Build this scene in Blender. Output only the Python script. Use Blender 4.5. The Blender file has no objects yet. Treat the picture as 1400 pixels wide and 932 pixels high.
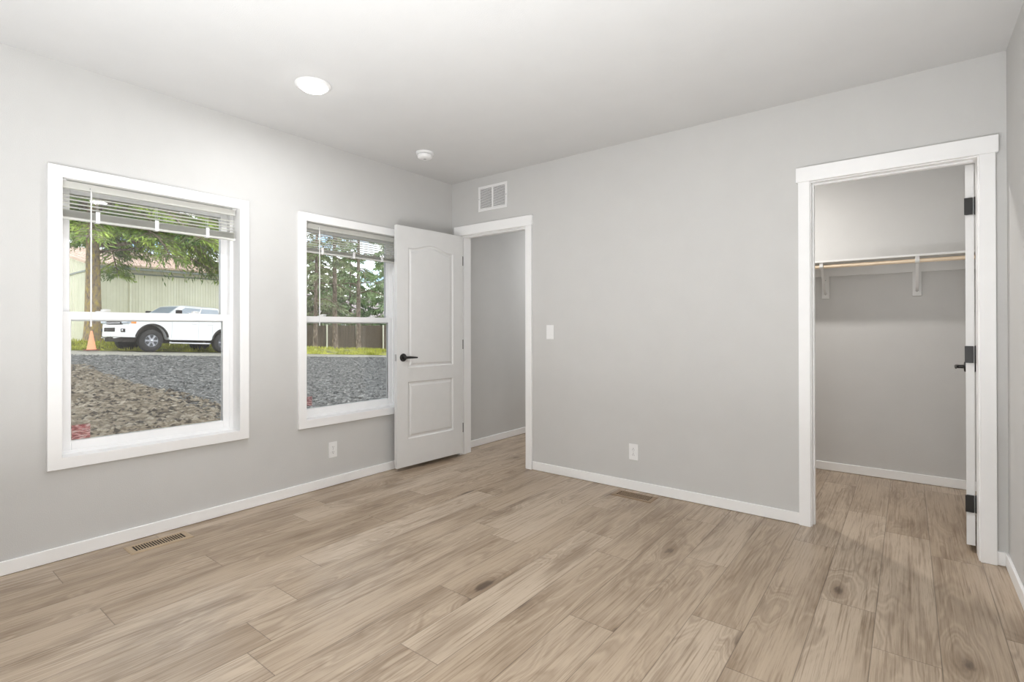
import bpy, bmesh, math, random
from math import radians, sin, cos, pi
from mathutils import Vector, Matrix, noise
random.seed(7)
sc = bpy.context.scene
COL = sc.collection

# ------------------------------------------------------------------ camera
S = 1.19
F_PX, HY, YAW, ROLL, PIT = 699.105, 446.92, radians(37.778), radians(-.094), radians(.19)
CAM = Vector((2.914*S, -2.968*S, S))
fw = Vector((-sin(YAW), cos(YAW), 0)); rt = Vector((cos(YAW), sin(YAW), 0)); up = Vector((0, 0, 1))
fw, up = fw*cos(PIT)+up*sin(PIT), up*cos(PIT)-fw*sin(PIT)
rt, up = rt*cos(ROLL)+up*sin(ROLL), up*cos(ROLL)-rt*sin(ROLL)
cd = bpy.data.cameras.new('camera'); cam = bpy.data.objects.new('camera', cd); COL.objects.link(cam)
cam.matrix_world = Matrix(((rt.x, up.x, -fw.x, CAM.x), (rt.y, up.y, -fw.y, CAM.y), (rt.z, up.z, -fw.z, CAM.z), (0, 0, 0, 1)))
cd.sensor_width = 36; cd.lens = F_PX/1400*36; cd.shift_y = -(466-HY)/1400
cd.clip_start = .02; cd.clip_end = 400
sc.camera = cam

# ------------------------------------------------------------------ colour, world, exposure
vs = sc.view_settings
vs.view_transform = 'Standard'; vs.look = 'None'; vs.gamma = 1; vs.use_curve_mapping = False
vs.exposure = 0.0
sc.display_settings.display_device = 'sRGB'
SKY = 2.9
LAMP_W, CLOSET_W, HALL_W, BOUNCE_W = 12.0, 23.0, 27.0, 116.0
w = bpy.data.worlds.new('sky'); sc.world = w; w.use_nodes = True
nt = w.node_tree; nt.nodes.clear()
def nd(nt, t, **k):
    n = nt.nodes.new(t)
    for a, v in k.items():
        if a in n.inputs: n.inputs[a].default_value = v
        else: setattr(n, a, v)
    return n
tc = nd(nt, 'ShaderNodeTexCoord'); mp = nd(nt, 'ShaderNodeMapping'); mp.inputs['Scale'].default_value = (1, 1, 2.2)
ns = nd(nt, 'ShaderNodeTexNoise'); ns.inputs['Scale'].default_value = 4.2; ns.inputs['Detail'].default_value = 6
rp = nd(nt, 'ShaderNodeValToRGB'); e = rp.color_ramp.elements
e[0].position = .38; e[0].color = (.30, .45, .62, 1); e[1].position = .49; e[1].color = (.97, .98, 1, 1)
bg = nd(nt, 'ShaderNodeBackground'); bg.inputs['Strength'].default_value = SKY
wo = nd(nt, 'ShaderNodeOutputWorld'); L = nt.links.new
L(tc.outputs['Generated'], mp.inputs['Vector']); L(mp.outputs[0], ns.inputs['Vector']); L(ns.outputs['Fac'], rp.inputs[0])
L(rp.outputs[0], bg.inputs['Color']); L(bg.outputs[0], wo.inputs['Surface'])
cy = sc.cycles
cy.max_bounces = 14; cy.diffuse_bounces = 8; cy.glossy_bounces = 4; cy.transparent_max_bounces = 16
cy.sample_clamp_indirect = 6; cy.caustics_reflective = False; cy.caustics_refractive = False

# unseen area light added behind the camera, aimed up to brighten the ceiling
fl = bpy.data.lights.new('added_bounce_fill', 'AREA'); fl.shape = 'RECTANGLE'; fl.size = 2.0; fl.size_y = .8; fl.spread = radians(168); fl.energy = BOUNCE_W; fl.color = (.96, .98, 1)
fo = bpy.data.objects.new('added_bounce_fill', fl); COL.objects.link(fo); fo.location = (2.7, -3.45, .20); fo.rotation_euler = (pi, 0, 0)

# ------------------------------------------------------------------ materials
def srgb(r, g, b):
    f = lambda c: (c/12.92 if c <= .04045 else ((c+.055)/1.055)**2.4)
    return (f(r/255), f(g/255), f(b/255), 1)
def mul(c, k): return (min(1, c[0]*k), min(1, c[1]*k), min(1, c[2]*k), 1)
MATS = {}
def mat(name, col, rough=.5, var=.04, scale=30, bump=0, bscale=None, metal=0, spec=.5, stretch=(1, 1, 1), col2=None, detail=3):
    """procedural material: a noise between two tones, optional bump"""
    m = bpy.data.materials.new(name); m.use_nodes = True; n = m.node_tree; b = n.nodes['Principled BSDF']
    b.inputs['Roughness'].default_value = rough; b.inputs['Metallic'].default_value = metal
    b.inputs['Specular IOR Level'].default_value = spec
    t = nd(n, 'ShaderNodeTexCoord'); mpn = nd(n, 'ShaderNodeMapping'); mpn.inputs['Scale'].default_value = stretch
    nz = nd(n, 'ShaderNodeTexNoise'); nz.inputs['Scale'].default_value = scale; nz.inputs['Detail'].default_value = detail
    r = nd(n, 'ShaderNodeValToRGB'); r.color_ramp.elements[0].position = .3; r.color_ramp.elements[1].position = .7
    r.color_ramp.elements[0].color = mul(col, 1-var); r.color_ramp.elements[1].color = col2 or mul(col, 1+var)
    n.links.new(t.outputs['Object'], mpn.inputs[0]); n.links.new(mpn.outputs[0], nz.inputs['Vector'])
    n.links.new(nz.outputs['Fac'], r.inputs[0]); n.links.new(r.outputs[0], b.inputs['Base Color'])
    if bump:
        nb = nd(n, 'ShaderNodeTexNoise'); nb.inputs['Scale'].default_value = bscale or scale; nb.inputs['Detail'].default_value = 4
        bp = nd(n, 'ShaderNodeBump'); bp.inputs['Strength'].default_value = bump; bp.inputs['Distance'].default_value = .01
        n.links.new(mpn.outputs[0], nb.inputs['Vector']); n.links.new(nb.outputs['Fac'], bp.inputs['Height']); n.links.new(bp.outputs[0], b.inputs['Normal'])
    MATS[name] = m
    return m
M_wall = mat('grey_wall_paint', (.575, .571, .560, 1), .75, .012, 6, .12, 220, spec=.25)
M_ceil = mat('white_ceiling_paint', (.615, .615, .612, 1), .85, .01, 5, .10, 160, spec=.2)
M_trim = mat('white_trim_paint', (.86, .86, .86, 1), .38, .01, 12)
M_door = mat('white_door_paint', (.70, .70, .695, 1), .42, .012, 14, .05, 150)
M_vinyl = mat('white_window_vinyl', (.88, .88, .885, 1), .32, .01, 12)
M_plast = mat('white_plastic', (.80, .80, .80, 1), .35, .01, 20)
M_slat = mat('white_blind_slat', (.88, .88, .86, 1), .4, .02, 40)
def translucent(m, f):
    n = m.node_tree; p = n.nodes['Principled BSDF']; o = n.nodes['Material Output']; t = nd(n, 'ShaderNodeBsdfTranslucent'); t.inputs['Color'].default_value = (.85, .85, .80, 1)
    x = nd(n, 'ShaderNodeMixShader'); x.inputs[0].default_value = f
    n.links.new(p.outputs[0], x.inputs[1]); n.links.new(t.outputs[0], x.inputs[2]); n.links.new(x.outputs[0], o.inputs['Surface'])
translucent(M_slat, .5)
M_cord = mat('white_cord', (.82, .82, .82, 1), .7, .03, 60)
M_black = mat('matte_black_metal', (.012, .011, .010, 1), .38, .2, 30)
M_screw = mat('steel_screw', (.55, .55, .55, 1), .3, .05, 40, metal=1)
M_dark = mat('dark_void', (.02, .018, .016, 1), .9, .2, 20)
M_grey = mat('grey_steel', (.45, .45, .45, 1), .35, .06, 30, metal=.6)
M_tan = mat('tan_register_metal', srgb(172, 152, 126), .45, .05, 40)
M_tan2 = mat('brown_register_metal', srgb(138, 116, 92), .45, .05, 40)
M_dowel = mat('pine_dowel', srgb(233, 214, 188), .5, .10, 6, stretch=(2, 25, 25))
M_shelf = mat('white_shelf_paint', (.72, .72, .71, 1), .5, .01, 14)

def glass_mat():
    m = bpy.data.materials.new('window_glass'); m.use_nodes = True; n = m.node_tree; n.nodes.clear()
    o = nd(n, 'ShaderNodeOutputMaterial'); mx = nd(n, 'ShaderNodeMixShader'); tr = nd(n, 'ShaderNodeBsdfTransparent'); gl = nd(n, 'ShaderNodeBsdfGlossy')
    fr = nd(n, 'ShaderNodeFresnel'); fr.inputs['IOR'].default_value = 1.42
    nz = nd(n, 'ShaderNodeTexNoise'); nz.inputs['Scale'].default_value = 2
    rr = nd(n, 'ShaderNodeValToRGB'); rr.color_ramp.elements[0].color = (.985, .99, .985, 1); rr.color_ramp.elements[1].color = (.99, .995, .99, 1)
    n.links.new(nz.outputs['Fac'], rr.inputs[0]); n.links.new(rr.outputs[0], tr.inputs['Color'])
    gl.inputs['Roughness'].default_value = .01
    n.links.new(fr.outputs[0], mx.inputs[0]); n.links.new(tr.outputs[0], mx.inputs[1]); n.links.new(gl.outputs[0], mx.inputs[2]); n.links.new(mx.outputs[0], o.inputs[0])
    return m
M_glass = glass_mat()
def emit_mat(name, col, s):
    m = bpy.data.materials.new(name); m.use_nodes = True; b = m.node_tree.nodes['Principled BSDF']
    b.inputs['Base Color'].default_value = (.9, .9, .9, 1); b.inputs['Emission Color'].default_value = col; b.inputs['Emission Strength'].default_value = s
    return m
M_lens = emit_mat('lit_lens', (1, .98, .95, 1), 14)

# ------------------------------------------------------------------ mesh building
class B:
    def __init__(s): s.bm = bmesh.new()
    def add(s, verts, faces):
        v = [s.bm.verts.new(p) for p in verts]
        for f in faces:
            try: s.bm.faces.new([v[i] for i in f])
            except ValueError: pass
        return s
    def merge(s, b2, M=None):
        me = bpy.data.meshes.new('tmp'); b2.to_mesh(me); b2.free()
        if M is not None: me.transform(M)
        s.bm.from_mesh(me); bpy.data.meshes.remove(me); return s
    def box(s, x0, x1, y0, y1, z0, z1, bev=0, seg=2, M=None):
        b = bmesh.new(); bmesh.ops.create_cube(b, size=1)
        bmesh.ops.transform(b, matrix=Matrix.Translation(((x0+x1)/2, (y0+y1)/2, (z0+z1)/2)) @ Matrix.Diagonal((abs(x1-x0), abs(y1-y0), abs(z1-z0), 1)), verts=b.verts)
        if bev: bmesh.ops.bevel(b, geom=b.edges[:], offset=bev, segments=seg, affect='EDGES', profile=.6)
        return s.merge(b, M)
    def rings(s, rings, cap=True, closed=True):
        """loft of equal-length point rings"""
        n = len(rings[0]); v = [[s.bm.verts.new(p) for p in r] for r in rings]
        for a, b in zip(v, v[1:]):
            for i in range(n if closed else n-1):
                j = (i+1) % n
                try: s.bm.faces.new((a[i], a[j], b[j], b[i]))
                except ValueError: pass
        if cap:
            for r, k in ((v[0], -1), (v[-1], 1)):
                try: s.bm.faces.new(r[::k])
                except ValueError: pass
        return s
    def tube(s, pts, r, n=10, cap=True, up0=None):
        pts = [Vector(p) for p in pts]; rs = r if isinstance(r, (list, tuple)) else [r]*len(pts)
        out = []
        ref = None
        for i, p in enumerate(pts):
            t = ((pts[min(i+1, len(pts)-1)])-(pts[max(i-1, 0)])).normalized()
            if ref is None:
                ref = Vector((0, 0, 1)) if abs(t.z) < .9 else Vector((1, 0, 0))
            a = t.cross(ref).normalized(); b = a.cross(t).normalized(); ref = b
            out.append([p+(a*cos(2*pi*k/n)+b*sin(2*pi*k/n))*rs[i] for k in range(n)])
        return s.rings(out, cap)
    def lathe(s, prof, M=None, n=32):
        """profile of (radius, height) about +Z, placed by M"""
        M = M or Matrix()
        out = [[M @ Vector((r*cos(2*pi*k/n), r*sin(2*pi*k/n), h)) for k in range(n)] for r, h in prof]
        return s.rings(out, True)
    def prism(s, poly, h0, h1, M=None, bev=0):
        """2-D polygon extruded along local Z from h0 to h1, placed by M"""
        b = bmesh.new(); n = len(poly)
        lo = [b.verts.new((x, y, h0)) for x, y in poly]; hi = [b.verts.new((x, y, h1)) for x, y in poly]
        b.faces.new(lo[::-1]); b.faces.new(hi)
        for i in range(n): b.faces.new((lo[i], lo[(i+1) % n], hi[(i+1) % n], hi[i]))
        bmesh.ops.recalc_face_normals(b, faces=b.faces)
        if bev: bmesh.ops.bevel(b, geom=b.edges[:], offset=bev, segments=2, affect='EDGES')
        return s.merge(b, M)
    def build(s, name, material, parent=None, smooth=None, local=False, recalc=True):
        if recalc: bmesh.ops.recalc_face_normals(s.bm, faces=s.bm.faces)
        if parent is not None and not local:
            off = origin_of(parent); bmesh.ops.translate(s.bm, vec=-off, verts=s.bm.verts)
        me = bpy.data.meshes.new(name); s.bm.to_mesh(me); s.bm.free()
        o = bpy.data.objects.new(name, me); COL.objects.link(o)
        if material: me.materials.append(material)
        if parent is not None: o.parent = parent
        if smooth:
            for p in me.polygons: p.use_smooth = True
            try: me.set_sharp_from_angle(angle=radians(smooth))
            except Exception: pass
        return o
def origin_of(o):
    v = Vector((0, 0, 0))
    while o is not None: v = v+o.location; o = o.parent
    return v
def tag(o, label=None, cat=None, group=None, kind=None):
    if label: o['label'] = label
    if cat: o['category'] = cat
    if group: o['group'] = group
    if kind: o['kind'] = kind
    return o
def empty(name, loc, label=None, cat=None, group=None, kind=None):
    o = bpy.data.objects.new(name, None); COL.objects.link(o); o.location = loc; o.empty_display_size = .05
    return tag(o, label, cat, group, kind)
def struct(name, b, m, label, cat, smooth=None):
    return tag(b.build(name, m, smooth=smooth), label, cat, kind='structure')
def axisM(o, z, x=None):
    """frame at o whose local Z points along z"""
    z = Vector(z).normalized(); x = Vector(x) if x else (Vector((0, 0, 1)) if abs(z.z) < .9 else Vector((1, 0, 0)))
    y = z.cross(x).normalized(); x = y.cross(z).normalized(); o = Vector(o)
    return Matrix(((x.x, y.x, z.x, o.x), (x.y, y.y, z.y, o.y), (x.z, y.z, z.z, o.z), (0, 0, 0, 1)))

# ------------------------------------------------------------------ dimensions (metres)
HC, W, RY = 2.576, 3.859, -3.95         # ceiling, right wall, wall behind the camera
WT = .165                               # thickness of the outside wall
BT = .115                               # thickness of the wall with the two doorways
CD = 1.49                               # closet back wall
HALL_R, HALL_E = 1.15, 3.4              # hall right wall and end
W1 = (-2.8715, -1.9765, .524, 1.982)    # clear opening of window 1 (y0, y1, z0, z1)
W2 = (W1[0]+1.355, W1[1]+1.355, .524, 1.982)
D1 = (.128, .882, 2.06)                 # entry doorway clear opening (x0, x1, top)
D2 = (3.008, 3.750, 2.066)              # closet doorway

# ------------------------------------------------------------------ floor: planks with their own uv
def build_floor():
    Wp, Lp = .2015, 1.372
    known = {-14: -2.925, -13: -1.80, -12: -2.39, -11: -2.882, -10: -2.09, -9: -2.33, -7: -2.64, -6: -1.86, -5: -2.26, -4: -1.09, -3: -1.70, -2: -.865, -1: -1.39, 0: -.277}
    bm = bmesh.new(); uv = bm.loops.layers.uv.new('uv'); cl = bm.loops.layers.float_color.new('plank')
    rnd = random.Random(21)
    X0, X1, Y0, Y1 = 0.0, W, RY, HALL_E
    for k in range(-16, 6):
        a, b = max(X0, 2.953+Wp*k), min(X1, 2.953+Wp*(k+1))
        if b-a < .001: continue
        j = known.get(k, rnd.uniform(-1.3, 0)); j -= math.ceil((j-Y0)/Lp)*Lp
        while j < Y1:
            y0, y1 = max(Y0, j), min(Y1, j+Lp)
            if y1 > y0+.001:
                c = (rnd.random(), rnd.random(), rnd.random(), 1)
                f = bm.faces.new([bm.verts.new(p) for p in ((a, y0, 0), (b, y0, 0), (b, y1, 0), (a, y1, 0))])
                for lp in f.loops:
                    lp[uv].uv = (lp.vert.co.x-(2.953+Wp*k), lp.vert.co.y-j); lp[cl] = c
            j += Lp
    # underside so that the floor has thickness
    vs_ = [bm.verts.new(p) for p in ((X0, Y0, -.03), (X1, Y0, -.03), (X1, Y1, -.03), (X0, Y1, -.03))]; bm.faces.new(vs_[::-1])
    me = bpy.data.meshes.new('floor'); bm.to_mesh(me); bm.free()
    o = bpy.data.objects.new('floor', me); COL.objects.link(o)
    m = bpy.data.materials.new('greige_oak_planks'); m.use_nodes = True; n = m.node_tree; b = n.nodes['Principled BSDF']; l = n.links.new
    def N(t, **k): return nd(n, t, **k)
    def math_(op, a=None, b_=None, c=None):
        q = N('ShaderNodeMath', operation=op)
        for i, v in enumerate((a, b_, c)):
            if v is None: continue
            if isinstance(v, (int, float)): q.inputs[i].default_value = v
            else: l(v, q.inputs[i])
        return q.outputs[0]
    at = N('ShaderNodeAttribute'); at.attribute_name = 'plank'; sp = N('ShaderNodeSeparateColor'); l(at.outputs['Color'], sp.inputs[0])
    um = N('ShaderNodeUVMap'); um.uv_map = 'uv'; su = N('ShaderNodeSeparateXYZ'); l(um.outputs[0], su.inputs[0])
    R, G, Bc = sp.outputs[0], sp.outputs[1], sp.outputs[2]; U, V = su.outputs[0], su.outputs[1]
    def coords(su_, sv, seed):
        c = N('ShaderNodeCombineXYZ'); l(math_('MULTIPLY_ADD', U, su_, math_('MULTIPLY', R, 37)), c.inputs[0]); l(math_('MULTIPLY_ADD', V, sv, math_('MULTIPLY', G, 53)), c.inputs[1])
        l(math_('MULTIPLY_ADD', Bc, 29, seed), c.inputs[2]); return c.outputs[0]
    def noise_(su_, sv, seed, detail=4, rough=.55, dist=0):
        z = N('ShaderNodeTexNoise'); z.inputs['Scale'].default_value = 1; z.inputs['Detail'].default_value = detail; z.inputs['Roughness'].default_value = rough
        z.inputs['Distortion'].default_value = dist; l(coords(su_, sv, seed), z.inputs['Vector']); return z.outputs['Fac']
    def sm(x, a, b_, lo=0, hi=1):
        q = N('ShaderNodeMapRange'); q.interpolation_type = 'SMOOTHSTEP'; l(x, q.inputs[0]); q.inputs[1].default_value = a; q.inputs[2].default_value = b_
        q.inputs[3].default_value = lo; q.inputs[4].default_value = hi; return q.outputs[0]
    def mix(f, a, b_):
        q = N('ShaderNodeMix'); q.data_type = 'RGBA'
        l(f, q.inputs[0]) if not isinstance(f, float) else setattr(q.inputs[0], 'default_value', f)
        for i, v in ((6, a), (7, b_)):
            if isinstance(v, tuple): q.inputs[i].default_value = v
            else: l(v, q.inputs[i])
        return q.outputs[2]
    light, mid, dark, deep = srgb(187, 170, 150), srgb(162, 142, 119), srgb(114, 93, 72), srgb(64, 49, 37)
    vo = N('ShaderNodeTexVoronoi'); vo.feature = 'F1'; vo.inputs['Scale'].default_value = 1; vo.inputs['Randomness'].default_value = 1; l(coords(4.6, 1.9, 2), vo.inputs['Vector'])
    warp = math_('SUBTRACT', noise_(26, 7, 6, 4), .5)
    kd = math_('ADD', vo.outputs['Distance'], math_('MULTIPLY', math_('SUBTRACT', noise_(9, 2.6, 51, 2), .5), .42))
    streak = noise_(120, 2.6, 9, 5, .65)
    fibre = noise_(300, 9, 12, 3, .6)
    cloud = math_('ADD', noise_(7.5, 1.5, 3, 3), math_('MULTIPLY', math_('SUBTRACT', streak, .5), .30))
    base = mix(sm(R, 0, 1, .0, .55), light, mid)
    base = mix(sm(cloud, .44, .74, 0, .60), base, dark)
    # growth rings: contour lines of a stretched field that swells round each knot
    h = math_('ADD', noise_(6.0, .85, 17, 2, .45, .3), math_('MULTIPLY', sm(kd, .60, 0), .22))
    h = math_('ADD', h, math_('MULTIPLY', warp, .040))
    s1 = math_('MULTIPLY_ADD', math_('SINE', math_('MULTIPLY', h, 150)), .5, .5)
    s2 = math_('MULTIPLY_ADD', math_('SINE', math_('MULTIPLY', h, 64)), .5, .5)
    zone = math_('MAXIMUM', sm(noise_(5, .9, 23, 2), .40, .60), sm(kd, .55, .25))
    base = mix(math_('MULTIPLY', math_('MULTIPLY', s1, sm(fibre, .3, .7, .5, 1)), math_('MULTIPLY', zone, .34)), base, dark)
    base = mix(math_('MULTIPLY', math_('POWER', s2, 2), math_('MULTIPLY', zone, .28)), base, dark)
    base = mix(sm(streak, .50, .72, 0, .62), base, dark)
    base = mix(sm(streak, .46, .26, 0, .40), base, light)
    base = mix(sm(fibre, .52, .76, 0, .36), base, dark)
    few = sm(noise_(1.2, .5, 40, 1), .42, .50)
    kn = math_('ADD', kd, math_('MULTIPLY', warp, .30))
    base = mix(math_('MULTIPLY', sm(kn, .30, .05, 0, .45), few), base, dark)
    base = mix(math_('MULTIPLY', sm(kn, .10, .0, 0, .75), few), base, deep)
    crack = noise_(150, 3.2, 31, 2, .5)
    base = mix(math_('MULTIPLY', sm(crack, .70, .78, 0, .8), sm(cloud, .42, .58)), base, deep)
    # seams between the boards
    eu = math_('MINIMUM', U, math_('SUBTRACT', Wp, U)); ev = math_('MINIMUM', V, math_('SUBTRACT', Lp, V))
    ed = math_('MINIMUM', eu, ev)
    base = mix(sm(ed, .0024, .0006, 0, .55), base, deep)
    l(base, b.inputs['Base Color'])
    b.inputs['Specular IOR Level'].default_value = .5
    l(sm(streak, .2, .8, .27, .40), b.inputs['Roughness'])
    bp = N('ShaderNodeBump'); bp.inputs['Strength'].default_value = .25; bp.inputs['Distance'].default_value = .002
    l(math_('ADD', sm(ed, 0, .004), math_('MULTIPLY', streak, .35)), bp.inputs['Height']); l(bp.outputs[0], b.inputs['Normal'])
    me.materials.append(m)
    tag(o, 'pale greige oak plank floor running through room, hall and closet', 'floor', kind='structure')
build_floor()

# ------------------------------------------------------------------ room shell
def wall_x(b, x0, x1, y0, y1, z0, z1, holes):
    """slab between x0..x1 spanning y,z with rectangular holes (ya,yb,za,zb), made of solid blocks"""
    ys = sorted({y0, y1, *[h[0] for h in holes], *[h[1] for h in holes]})
    for a, c in zip(ys, ys[1:]):
        hs = [h for h in holes if h[0] <= a+1e-6 and h[1] >= c-1e-6]
        if not hs: b.box(x0, x1, a, c, z0, z1)
        for h in hs:
            if h[2] > z0: b.box(x0, x1, a, c, z0, h[2])
            if h[3] < z1: b.box(x0, x1, a, c, h[3], z1)
def wall_y(b, y0, y1, x0, x1, z0, z1, holes):
    xs = sorted({x0, x1, *[h[0] for h in holes], *[h[1] for h in holes]})
    for a, c in zip(xs, xs[1:]):
        hs = [h for h in holes if h[0] <= a+1e-6 and h[1] >= c-1e-6]
        if not hs: b.box(a, c, y0, y1, z0, z1)
        for h in hs:
            if h[2] > z0: b.box(a, c, y0, y1, z0, h[2])
            if h[3] < z1: b.box(a, c, y0, y1, h[3], z1)
jt = .014   # jamb liner thickness
b = B(); wall_x(b, -WT, 0, RY-.1, HALL_E+.1, -.2, HC+.1, [(w_[0]-jt, w_[1]+jt, w_[2]-jt, w_[3]+jt) for w_ in (W1, W2)])
struct('wall_left', b, M_wall, 'light grey outside wall with two white framed windows', 'wall')
b = B(); wall_y(b, 0, BT, 0, W, 0, HC, [(D1[0]-.02, D1[1]+.02, 0, D1[2]+.02), (D2[0]-.02, D2[1]+.02, 0, D2[2]+.02)])
struct('wall_back', b, M_wall, 'light grey wall with entry doorway and closet doorway', 'wall')
b = B(); b.box(W, W+.1, RY-.1, CD+.1, -.03, HC+.1); struct('wall_right', b, M_wall, 'light grey side wall beside the closet doorway', 'wall')
b = B(); b.box(0, W, RY-.1, RY, -.03, HC+.1); struct('wall_rear', b, M_wall, 'light grey wall behind the viewer', 'wall')
b = B(); b.box(HALL_R+.1, W, CD, CD+.1, 0, HC); struct('wall_closet_back', b, M_wall, 'light grey closet back wall behind the shelf and rod', 'wall')
b = B(); b.box(HALL_R, HALL_R+.1, BT, HALL_E, 0, HC); struct('wall_hall', b, M_wall, 'light grey partition between hall and closet', 'wall')
b = B(); b.box(0, HALL_R+.1, HALL_E, HALL_E+.1, -.03, HC+.1); struct('wall_hall_end', b, M_wall, 'light grey wall at the far end of the hall', 'wall')
b = B(); b.box(-.0, W, RY, HALL_E, HC, HC+.1); struct('ceiling', b, M_ceil, 'smooth white ceiling over the whole room', 'ceiling')

def base_x(b, x, s, y0, y1, h=.07, t=.012):    # baseboard on a wall x = const, sticking out by s*t
    b.box(min(x, x+s*t), max(x, x+s*t), y0, y1, .002, h, .002, 1)
def base_y(b, y, s, x0, x1, h=.07, t=.012):
    b.box(x0, x1, min(y, y+s*t), max(y, y+s*t), .002, h, .002, 1)
b = B(); base_x(b, 0, 1, RY, 0); struct('baseboard_left', b, M_trim, 'flat white baseboard under the two windows', 'baseboard')
b = B(); base_y(b, 0, -1, D1[1]+.07, D2[0]-.067); base_y(b, 0, -1, D2[1]+.067, W-.012); base_y(b, 0, -1, .012, D1[0]-.07)
struct('baseboard_back', b, M_trim, 'flat white baseboard along the wall with the doorways', 'baseboard')
b = B(); base_x(b, W, -1, RY, 0); struct('baseboard_right', b, M_trim, 'flat white baseboard along the side wall', 'baseboard')
b = B(); base_y(b, CD, -1, HALL_R+.1, W); struct('baseboard_closet', b, M_trim, 'flat white baseboard along the closet back wall', 'baseboard')
b = B(); base_x(b, 0, 1, BT, HALL_E); struct('baseboard_hall', b, M_trim, 'flat white baseboard in the hall beyond the entry doorway', 'baseboard')

# door trims: craftsman casing with a wider, slightly overhanging head, jamb liner and stop
def door_trim(name, D, label, stop_y):
    x0, x1, zt = D; r = .005; cw = .062
    e_ = empty(name, ((x0+x1)/2, 0, 0), label, 'door trim', kind='structure')
    for s, xa in ((-1, x0-r-cw), (1, x1+r)):
        b = B(); b.box(xa, xa+cw, -.018, 0, 0, zt+.006, .0015, 1); b.build('side_casing', M_trim, e_)
    b = B(); b.box(x0-r-cw-.011, x1+r+cw+.011, -.024, 0, zt+.006, zt+.094, .0015, 1); b.build('head_casing', M_trim, e_)
    b = B(); b.box(x0-.019, x0, 0, BT, 0, zt+.019); b.box(x1, x1+.019, 0, BT, 0, zt+.019); b.box(x0, x1, 0, BT, zt, zt+.019)
    b.build('jamb', M_trim, e_)
    b = B(); s0, s1 = stop_y
    b.box(x0, x0+.010, s0, s1, 0, zt, .002, 1); b.box(x0+.010, x1-.010, s0, s1, zt-.010, zt, .002, 1)
    if name == 'trim_1': b.box(x1-.010, x1, s0, s1, 0, zt, .002, 1)
    b.build('door_stop', M_trim, e_)
    # casing on the far side of the wall
    b = B()
    for xa in (x0-r-cw, x1+r): b.box(xa, xa+cw, BT, BT+.018, 0, zt+.006)
    b.box(x0-r-cw-.011, x1+r+cw+.011, BT, BT+.022, zt+.006, zt+.094); b.build('far_casing', M_trim, e_)
    return e_
door_trim('trim_1', D1, 'white casing with flat wide head around entry doorway', (.020, .055))
door_trim('trim_2', D2, 'white casing with flat wide head around closet doorway', (.040, .075))

# ------------------------------------------------------------------ windows
def window(name, Wd, label, locks):
    y0, y1, z0, z1 = Wd; cx_ = (y0+y1)/2
    e_ = empty(name, (-.1, cx_, z0), label, 'window', kind='structure')
    r, cw = .006, .0545
    # picture-frame casing, mitred corners
    b = B(); o0, o1, q0, q1 = y0+r-cw-.006, y1-r+cw+.006, z0+r-cw-.006, z1-r+cw+.006
    i0, i1, k0, k1 = y0+.004, y1-.004, z0+.004, z1-.004
    def ring(x, d=0): return [[(x, o0+d, q0+d), (x, o1-d, q0+d), (x, o1-d, q1-d), (x, o0+d, q1-d)], [(x, i0-d, k0-d), (x, i1+d, k0-d), (x, i1+d, k1+d), (x, i0-d, k1+d)]]
    A0, I0 = ring(0.0); A1, I1 = ring(.0185); A2, I2 = ring(.020, .0015)
    b.rings([A0, A1, A2, I2, I1, I0, A0], cap=False); b.build('casing', M_trim, e_)
    # jamb liner: four boards lining the opening
    b = B()
    b.box(-.10, 0, y0-jt, y0, z0-jt, z1+jt); b.box(-.10, 0, y1, y1+jt, z0-jt, z1+jt); b.box(-.10, 0, y0, y1, z0-jt, z0); b.box(-.10, 0, y0, y1, z1, z1+jt)
    b.build('jamb_liner', M_trim, e_)
    # vinyl frame
    b = B(); ft = .022
    b.box(-WT-.01, -.09, y0-jt, y0+ft, z0-jt, z1+jt, .002, 1); b.box(-WT-.01, -.09, y1-ft, y1+jt, z0-jt, z1+jt, .002, 1)
    b.box(-WT-.01, -.09, y0+ft, y1-ft, z0-jt, z0+.018, .002, 1); b.box(-WT-.01, -.09, y0+ft, y1-ft, z1-.022, z1+jt, .002, 1)
    b.build('frame', M_vinyl, e_)
    def sash(nm, x0, x1, za, zb, st, rb, rt_):
        b = B(); ya, yb = y0+ft, y1-ft
        b.box(x0, x1, ya, ya+st, za, zb, .003, 1); b.box(x0, x1, yb-st, yb, za, zb, .003, 1)
        b.box(x0, x1, ya+st, yb-st, za, za+rb, .003, 1); b.box(x0, x1, ya+st, yb-st, zb-rt_, zb, .003, 1)
        s_ = b.build(nm, M_vinyl, e_)
        xm = (x0+x1)/2
        for dx in (-.007, .007):
            p = B(); p.box(xm+dx-.0015, xm+dx+.0015, ya+st-.004, yb-st+.004, za+rb-.004, zb-rt_+.004); p.build('pane', M_glass, s_)
        return s_
    sash('upper_sash', -.160, -.128, 1.236, z1-.020, .040, .045, .034)
    lo = sash('lower_sash', -.126, -.094, z0+.016, 1.287, .040, .050, .045)
    for yy in locks:
        b = B(); b.box(-.122, -.098, yy-.032, yy+.032, 1.287, 1.292, .002, 1)
        b.lathe([(.011, 0), (.011, .008), (.007, .010)], Matrix.Translation((-.110, yy, 1.292)), 16)
        b.tube([(-.110, yy, 1.298), (-.100, yy+.012, 1.299), (-.092, yy+.030, 1.298)], [.006, .005, .003], 8)
        b.build('sash_lock', M_plast, lo)
    return e_, lo
c1 = (W1[0]+W1[1])/2; c2 = (W2[0]+W2[1])/2
win1, lo1 = window('window_1', W1, 'white double hung window with open view to the parked white truck', (c1-.245, c1+.215))
win2, lo2 = window('window_2', W2, 'white double hung window partly behind the open entry door', (c2-.245, c2+.215))

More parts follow.
